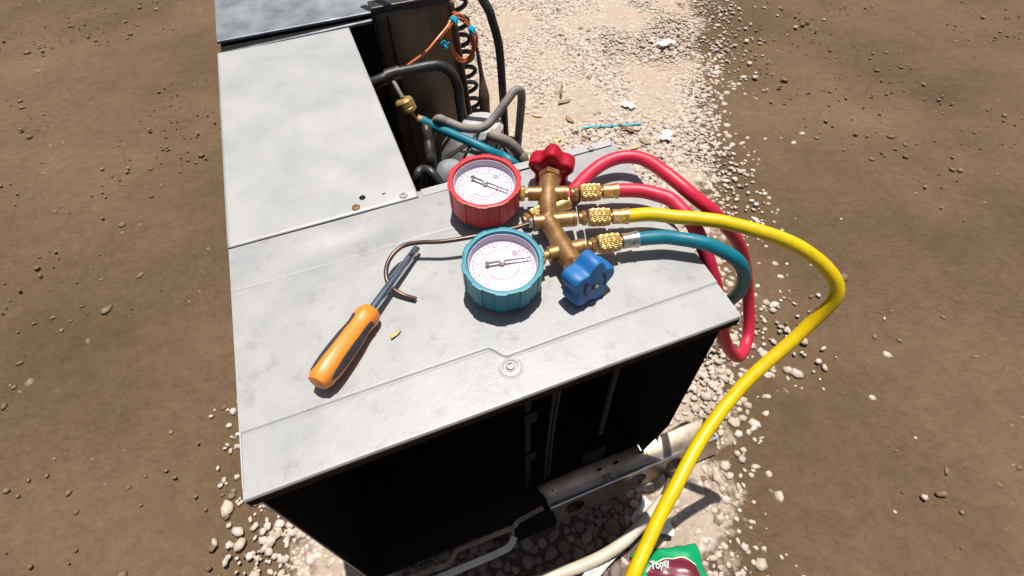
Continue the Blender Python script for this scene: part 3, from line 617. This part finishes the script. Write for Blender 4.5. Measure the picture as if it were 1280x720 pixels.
# hanging hook
hk = [(pY[0] + Vector((.004, 0, 0))), at(640, 286, ZM), at(610, 292, ZM), at(580, 298, .6285), at(552, 302, .628), at(527, 303, .627), at(508, 306, .625), at(495, 314, .623), at(486, 326, .621), at(482.5, 340, .619), at(485, 353, .615), at(494, 363, .609), at(506, 369.5, .6055), at(520, 373.5, .6048)]
MB().tube(hk, .0029, 12).build('hook', M_HOOK, mani, smooth=True)
dY = (pY[0] - pY[1]).normalized()
hexnut(pY[0] + dY*.0005, dY, .0072, .006, m=M_STEEL)
MB().lathe([(.012, 0), (.012, .0015)], pY[0] - dY*.002, dY, 24).build('hook_plate', M_BODY, mani)

# ------------------------------------------------------------------ charging hoses
def fitting(parent, a, e, crimp_end, m_crimp, knurl=True):
    """hex, knurled swivel nut and crimped ferrule between manifold and hose"""
    d = (e - a).normalized(); L = (e-a).length
    MB().lathe([(.0078, 0), (.0078, .005)], a - d*.012, d, 16).build('thread', M_BODY, parent, smooth=True)
    hexnut(a - d*.0085, d, .0102, .0065, 'hex_collar', M_BODY, parent)
    n, rows = 84, 30; vs = []; fs = []; R = .0120
    ax = d; u = ax.orthogonal().normalized(); v = ax.cross(u)
    for j in range(rows+1):
        t = j/rows; prof = R*(1 - .12*(abs(2*t-1))**6)
        for k in range(n):
            an = 2*PI*k/n; kn = max(abs(math.sin(14*an + t*13)), abs(math.sin(14*an - t*13)))**3
            rr = prof - (.0013*kn if .04 < t < .96 else 0) + .0004
            vs.append(a + ax*(L*t) + (u*math.cos(an) + v*math.sin(an))*rr)
    for j in range(rows):
        for k in range(n): p, q = j*n+k, j*n+(k+1) % n; fs.append((p, q, q+n, p+n))
    fs.append(tuple(range(n-1, -1, -1))); mm = rows*n; fs.append(tuple(range(mm, mm+n)))
    MB().add(vs, fs).build('knurled_nut', M_BRASS, parent, smooth=25)
    MB().lathe([(.0066, 0), (.0066, .004)], e - d*.0005, d, 16).build('neck', M_BODY, parent, smooth=True)
    Lc = (crimp_end - e).length
    def groove(an, j): return 1 - .09*(math.sin(4*an) > .55)*(2 <= j <= 4)
    MB().lathe([(.0082, .0030), (.0098, .0036), (.0098, Lc*.35), (.0096, Lc*.6), (.0104, Lc*.86), (.0110, Lc*.93), (.0110, Lc*1.0), (.0094, Lc*1.02)], e, d, 40, groove).build('ferrule', m_crimp, parent, smooth=30)
def hose(label, m, path, r=.0080):
    e = empty('charging_hose', Vector(path[0]) - Vector((0, 0, r)), label, 'hose', None)
    MB().tube(path, r, 18, res=10).build('tube', m, e, smooth=True); return e
P_ = lambda *p: Vector(p)
kR0, kR1, kR2 = at(724.5, 241.5, ZM), at(750, 239.8, ZM), at(772, 238, ZM)
rp = [kR2 - (kR2-kR1)*.35, kR2, at(800, 238.5, ZM), at(822, 243.5, ZM), at(842, 252.5, .627), P_(.395, .365, .606), P_(.415, .318, .535), P_(.450, .290, .42), P_(.505, .285, .335), P_(.555, .320, .33), P_(.555, .365, .41), P_(.505, .375, .52), P_(.450, .390, .592), P_(.419, .416, .620), at(838, 221, .631), at(808, 200.5, .634), at(782, 196, .632), at(757, 203, .628), at(735, 219, .622), at(716, 240, .617), at(708, 250, .6155)]
hr = hose('red charging hose looping back over the panel edge behind the manifold', M_REDHOSE, rp, .0098)
fitting(hr, kR0, kR1, kR2, M_BRASS)
ka, kb_, kc = at(664, 273, .6135), at(682, 265, .6145), at(707, 250.5, .6155)
fitting(hr, ka, kb_, kc, M_BRASS)
kY0, kY1, kY2 = at(735, 272.2, ZM), at(762, 271, ZM), at(785, 270, ZM)
yp = [kY2 - (kY2-kY1)*.35, kY2, at(812, 268, ZM), at(842, 271, ZM), P_(.425, .345, .628), P_(.495, .285, .612), P_(.535, .235, .565), P_(.505, .225, .50), P_(.415, .205, .445), P_(.330, .168, .415), at(842, 613, .40), at(825, 645, .39), at(808, 682, .38), at(790, 722, .37), P_(.135, .030, .34), P_(.10, -.03, .25), P_(.08, -.10, .08), P_(.05, -.25, .012), P_(-.05, -.45, .012)]
hy = hose('yellow charging hose running off the panel and hanging in front of the unit', M_YELHOSE, yp, .0092)
fitting(hy, kY0, kY1, kY2, M_BRASS)
kB0, kB1, kB2 = at(746.5, 306, ZM), at(774, 302, ZM), at(797, 299, ZM)
bp_ = [kB2 - (kB2-kB1)*.35, kB2, at(820, 297, ZM), at(842, 297.5, .627), P_(.385, .325, .622), P_(.425, .300, .590), P_(.455, .310, .50), P_(.462, .37, .36), P_(.455, .48, .24), P_(.44, .58, .22), P_(.41, .66, .30), P_(.345, .70, .40), atY(640, 203, .73), atY(615, 190, .79), atY(585, 176, .835), atY(555, 163, .88), atY(532, 152.5, .92), atY(526, 150, .93)]
hb = hose('teal charging hose from the manifold to the port beside the compressor', M_TEALHOSE, bp_, .0090)
fitting(hb, kB0, kB1, kB2, M_STEEL)
q0, q1, q2, q3 = atY(503, 123, .945), atY(512, 141, .935), atY(519, 148, .932), atY(527, 150.5, .928)
def barrel(a, e, r): d = e-a; L = d.length; return [(r*.6, 0), (r*.86, L*.06), (r, L*.2), (r, L*.55), (r*.9, L*.6), (r, L*.65), (r*.97, L*.85), (r*.7, L*.97), (r*.4, L)]
MB().lathe(barrel(q0, q1, .0185), q0, q1-q0, 30, lambda a, j: 1 + .02*math.sin(15*a)).build('port_nut', M_BRASS, hb, smooth=30)
MB().tube([q1 - (q1-q0)*.2, q2, q2 + (q3-q2)*.6], .0052, 14).build('elbow', M_BODY, hb, smooth=True)
MB().tube([q2 + (q3-q2)*.3, q3 + (q3-q2)*.6], .0094, 20).build('ferrule', M_BRASS, hb, smooth=True)

# ------------------------------------------------------------------ screwdriver
sd0 = at(521.5, 310, .609); sd1 = at(464, 388, .6145); dS = (sd1 - sd0).normalized()
drv = empty('screwdriver', at(463, 390, .60), 'screwdriver with orange handle and thick chrome shaft under the hook', 'screwdriver')
MB().lathe([(.0040, 0), (.0052, .001), (.0056, .004), (.0056, (sd1-sd0).length + .012)], sd0, dS, 24).build('shaft', M_CHROME, drv, smooth=40)
up_ = Vector((0, 0, 1)); sv = dS.cross(up_).normalized()
hp = [(.0085, 0), (.0125, .0022), (.0148, .008), (.0152, .014), (.0138, .022), (.0136, .030), (.0150, .045), (.0156, .065), (.0155, .085), (.0140, .100), (.0110, .107), (.0040, .1095)]
hd = MB().lathe(hp, sd1 - dS*.001, dS, 40, lambda a, j: 1 + .025*math.cos(6*a)).build('handle', M_ORANGE, drv, smooth=40)
for k in range(3):                                        # soft charcoal inlays let into the handle
    a0 = .75 + k*2*PI/3; t = MB(); vs = []; na, nl = 9, 14
    for j in range(nl+1):
        s_ = j/nl; h = .017 + .082*s_
        r = np.interp(h, [p[1] for p in hp], [p[0] for p in hp])
        hw = .55*math.sin(PI*min(1, max(.0, s_*.93+.07)))**.45
        for i in range(na+1):
            a = a0 + (2*i/na - 1)*hw; rr = r*1.05*(1 - .06*(abs(2*i/na-1))**4)
            vs.append(sd1 + dS*h + (up_*math.cos(a) + sv*math.sin(a))*rr)
    t.add(vs, [(j*(na+1)+i, j*(na+1)+i+1, (j+1)*(na+1)+i+1, (j+1)*(na+1)+i) for j in range(nl) for i in range(na)]); t.build('grip_inlay', M_GRIP, drv, smooth=50)

# ------------------------------------------------------------------ small things
def leaf(name, c, L, wd, rot, m, label, cat, curl=.25, group=None, tilt=0):
    b = MB(); n, k = 10, 4; vs = []
    for j in range(n+1):
        t = j/n; hw = wd/2*math.sin(PI*min(.98, t*.96+.02))**.8
        for i in range(k+1):
            s_ = 2*i/k - 1; vs.append(Vector(((t-.5)*L, s_*hw + .12*wd*math.sin(5*t), curl*wd*(s_*s_) + .15*L*(2*t-1)**2*curl*2 + .0008)))
    M_ = Matrix.Rotation(rot, 3, 'Z') @ Matrix.Rotation(tilt, 3, 'X')
    b.add([M_ @ v + Vector(c) for v in vs], [(j*(k+1)+i, j*(k+1)+i+1, (j+1)*(k+1)+i+1, (j+1)*(k+1)+i) for j in range(n) for i in range(k)])
    o = b.build(name, m, None, smooth=60, fix=False); return tag(o, label, cat, group)
M_LEAFY = mat('yellow_dry_leaf', (.60, .47, .19), (.44, .34, .13), rough=.6, scale=120)
M_LEAFB = mat('brown_dry_leaf', (.36, .24, .12), (.20, .12, .06), rough=.7, scale=120)
leaf('dry_leaf', at(495, 418.5, .6005), .017, .0055, .62, M_LEAFY, 'small yellow dry leaf lying on the grey panel beside the screwdriver', 'leaf')
stp = [at(727, 160, .012), at(740, 158, .010), at(752, 157.3, .014), at(768, 157, .010), at(785, 155.5, .012), at(802, 154.5, .010)]
tag(MB().strip(catmull(stp, 5), .007, .0012).build('plastic_strip', M_TIE, None), 'thin cyan plastic strip on the pinkish gravel behind the unit', 'plastic strip')
leaf('dry_leaf', at(786, 164, .008), .085, .014, -.9, M_LEAFB, 'curled brown dry leaf lying beside the cyan strip on the gravel', 'leaf', .5)
for px, py, L, r, y_, lb in [(697, 176, .05, .4, 1, 'yellow dry leaf on gravel close behind the red valve knob'), (712, 150, .06, 1.9, 0, 'brown dry leaf on gravel at the near end of the cyan strip'),
        (671, 145, .05, 2.6, 1, 'yellow dry leaf on gravel beside the looped grey pipe'), (793, 185, .05, .2, 1, 'yellow dry leaf on gravel touching the looped red hose'),
        (806, 178, .06, 2.2, 0, 'brown dry leaf on gravel between the red hose and the cyan strip'), (705, 128, .07, .1, 0, 'large brown dry leaf on gravel next to the short upright twig')]:
    leaf('dry_leaf', at(px, py, .009), L*.8, L*.3, r, M_LEAFY if y_ else M_LEAFB, lb, 'leaf', .16, 'dry leaves scattered on the gravel')
tag(MB().tube([at(703, 106, .008), at(701, 112, .03), at(702, 121, .012)], .004, 8).build('twig', M_LEAFB, None, smooth=True), 'short dark brown twig standing up from the gravel', 'twig')
def scrap(c, L, wd, rot, label, m=M_PAPER, name='paper_scrap', cat='paper scrap', h=.012):
    rg = random.Random(int(c[0]*1e4)); b = MB(); n = 7; vs = []
    for j in range(n+1):
        for i in range(n+1):
            vs.append(Vector(((i/n-.5)*L*(1+.06*math.sin(j*1.3)) + .1*(j/n-.5)*wd, (j/n-.5)*wd*(1+.07*math.sin(i*1.1)), h*(.5+.5*math.sin(i*1.7+j*.9)) + rg.uniform(0, h*.4))))
    R_ = Matrix.Rotation(rot, 3, 'Z'); b.add([R_ @ v + Vector(c) for v in vs], [(j*(n+1)+i, j*(n+1)+i+1, (j+1)*(n+1)+i+1, (j+1)*(n+1)+i) for j in range(n) for i in range(n)])
    return tag(b.build(name, m, None, smooth=30, fix=False), label, cat)
scrap(at(785, 132, .012), .05, .03, -1.0, 'small white crumpled paper scrap on bare pinkish soil past the cyan strip', h=.006)
scrap(at(833, 170, .012), .06, .035, .8, 'white folded paper scrap on gravel beyond the looped red hose', h=.008)
scrap(at(832, 54, .014), .075, .04, .1, 'bright white flat scrap far back on the pale gravel', h=.006)
scrap(at(806, 644, .022), .055, .035, .5, 'crumpled white paper under the cream tube by the base flange', h=.014)
scrap(at(822, 652, .020), .05, .05, 1.2, 'torn white paper between the cream tube and yellow hose', h=.012)
scrap(at(752, 706, .016), .10, .022, .35, 'long torn white paper strip lying below the cream tube', h=.010)
scrap(at(818, 668, .012), .05, .025, .9, 'stiff beige cardboard piece behind the green snack packet', mat('beige_cardboard', (.42, .34, .25), (.3, .23, .16), rough=.9), 'cardboard_piece', 'cardboard', h=.006)
# cream tube
ct = [P_(.41, .250, .012), at(836, 598, .018), at(835, 609, .030), at(828, 622, .040), at(815, 640, .044), at(800, 657, .045), at(780, 677, .04), at(757, 693, .036), at(730, 706, .030), at(700, 717, .024), P_(.05, .145, .018), P_(-.08, .15, .016), P_(-.28, .12, .014)]
e = empty('drain_tube', (.25, .14, 0), 'cream plastic tube curving over the stones in front of the base', 'tube')
MB().tube(ct[3:], [.0085, .0105] + [.0112]*8, 16).build('cream_sleeve', M_CREAM, e, smooth=True)
MB().tube(ct[:4] + [ct[4]], .0070, 14).build('dark_end', mat('brown_rubber_tube', (.16, .11, .07), (.10, .065, .04), rough=.5), e, smooth=True)
# snack packet
c0 = at(788, 692, .02); c1 = at(845, 683, .02); ux = (c1 - c0); ux.z = 0; ux.normalize(); uy = Vector((-ux.y, ux.x, 0)); PW, PH = .13, .17
pk = empty('snack_packet', c0 + ux*PW/2 - uy*PH/2 - Vector((0, 0, .02)), 'crumpled green snack packet with dark red panel and white lettering on the ground', 'packet')
def pk_pt(u, v, lift=0):
    ed = (math.sin(PI*min(1, max(0, u)))**.5)*(math.sin(PI*min(1, max(0, v)))**.5)
    z = .020 + .022*ed + .0022*math.sin(17*u+5*v)*(1-ed*.5) + .0016*math.sin(31*v-9*u) + lift
    return c0 + ux*(u*PW + .0012*math.sin(20*v)) - uy*(v*PH + .0009*math.sin(25*u)) + Vector((0, 0, z - .02))
def pk_patch(name, u0, u1, v0, v1, lift, m, parent, shape=None, n=60):
    b = MB(); vs, fs = grid(n, n, lambda a, c: pk_pt(u0 + (u1-u0)*a, v0 + (v1-v0)*c, lift)); n = n; b.add(vs, fs); return b.build(name, m, parent, smooth=60, fix=False)
M_GREEN = mat('green_foil', (.0, .30, .11), (.0, .25, .09), rough=.5, scale=30, bump=.15, bscale=60, spec=.3)
bag = pk_patch('bag', 0, 1, 0, 1, 0, M_GREEN, pk); sm = bag.modifiers.new('thick', 'SOLIDIFY'); sm.thickness = .003; sm.offset = 1
M_MAROON = mat('maroon_print', (.16, .012, .03), (.12, .01, .025), rough=.35, scale=30)
b = MB(); n = 40
vs, fs = grid(n, n, lambda a, c: pk_pt(.15 + .72*a, .125 + .16*(1 - math.sin(PI*a))**2*.6 + (.60 - .1*(1 - math.sin(PI*a))**2*.5)*c, .0020)); b.add(vs, fs); b.build('printed_panel', M_MAROON, bag, smooth=60, fix=False)
bd = MB(); bd.strip([pk_pt(u, .122 + .16*(1 - math.sin(PI*(u-.15)/.72))**2*.6, .0030) for u in np.linspace(.15, .87, 24)], .0018, .0005); bd.build('panel_border', mat('cream_print', (.7, .66, .5), rough=.5), bag)
def lettering(text, u0, v0, width, m, name, grow, lift):
    cu = bpy.data.curves.new(name, 'FONT'); cu.body = text; cu.size = 1; cu.offset = grow; cu.resolution_u = 3
    to = bpy.data.objects.new('tmp_text', cu); COL.objects.link(to); dg = bpy.context.evaluated_depsgraph_get(); me = bpy.data.meshes.new_from_object(to.evaluated_get(dg)); bpy.data.objects.remove(to)
    V = [v.co.copy() for v in me.vertices]; x0 = min(v.x for v in V); x1 = max(v.x for v in V); sc = width/(x1-x0)
    t = MB(); t.add([pk_pt(u0 + (v.x-x0)*sc/PW, v0 - (v.y*1.35*sc)/PH - (v.x-x0)*sc*.0/PH, lift) for v in V], [tuple(p.vertices) for p in me.polygons]); bpy.data.meshes.remove(me)
    return t.build(name, m, bag, fix=False)
lettering('Topsy', .205, .200, .0365, M_DARKMARK, 'lettering_outline', .045, .0040)
lettering('Topsy', .213, .198, .0345, mat('white_print', (.80, .80, .78), rough=.5), 'lettering', .016, .0064)
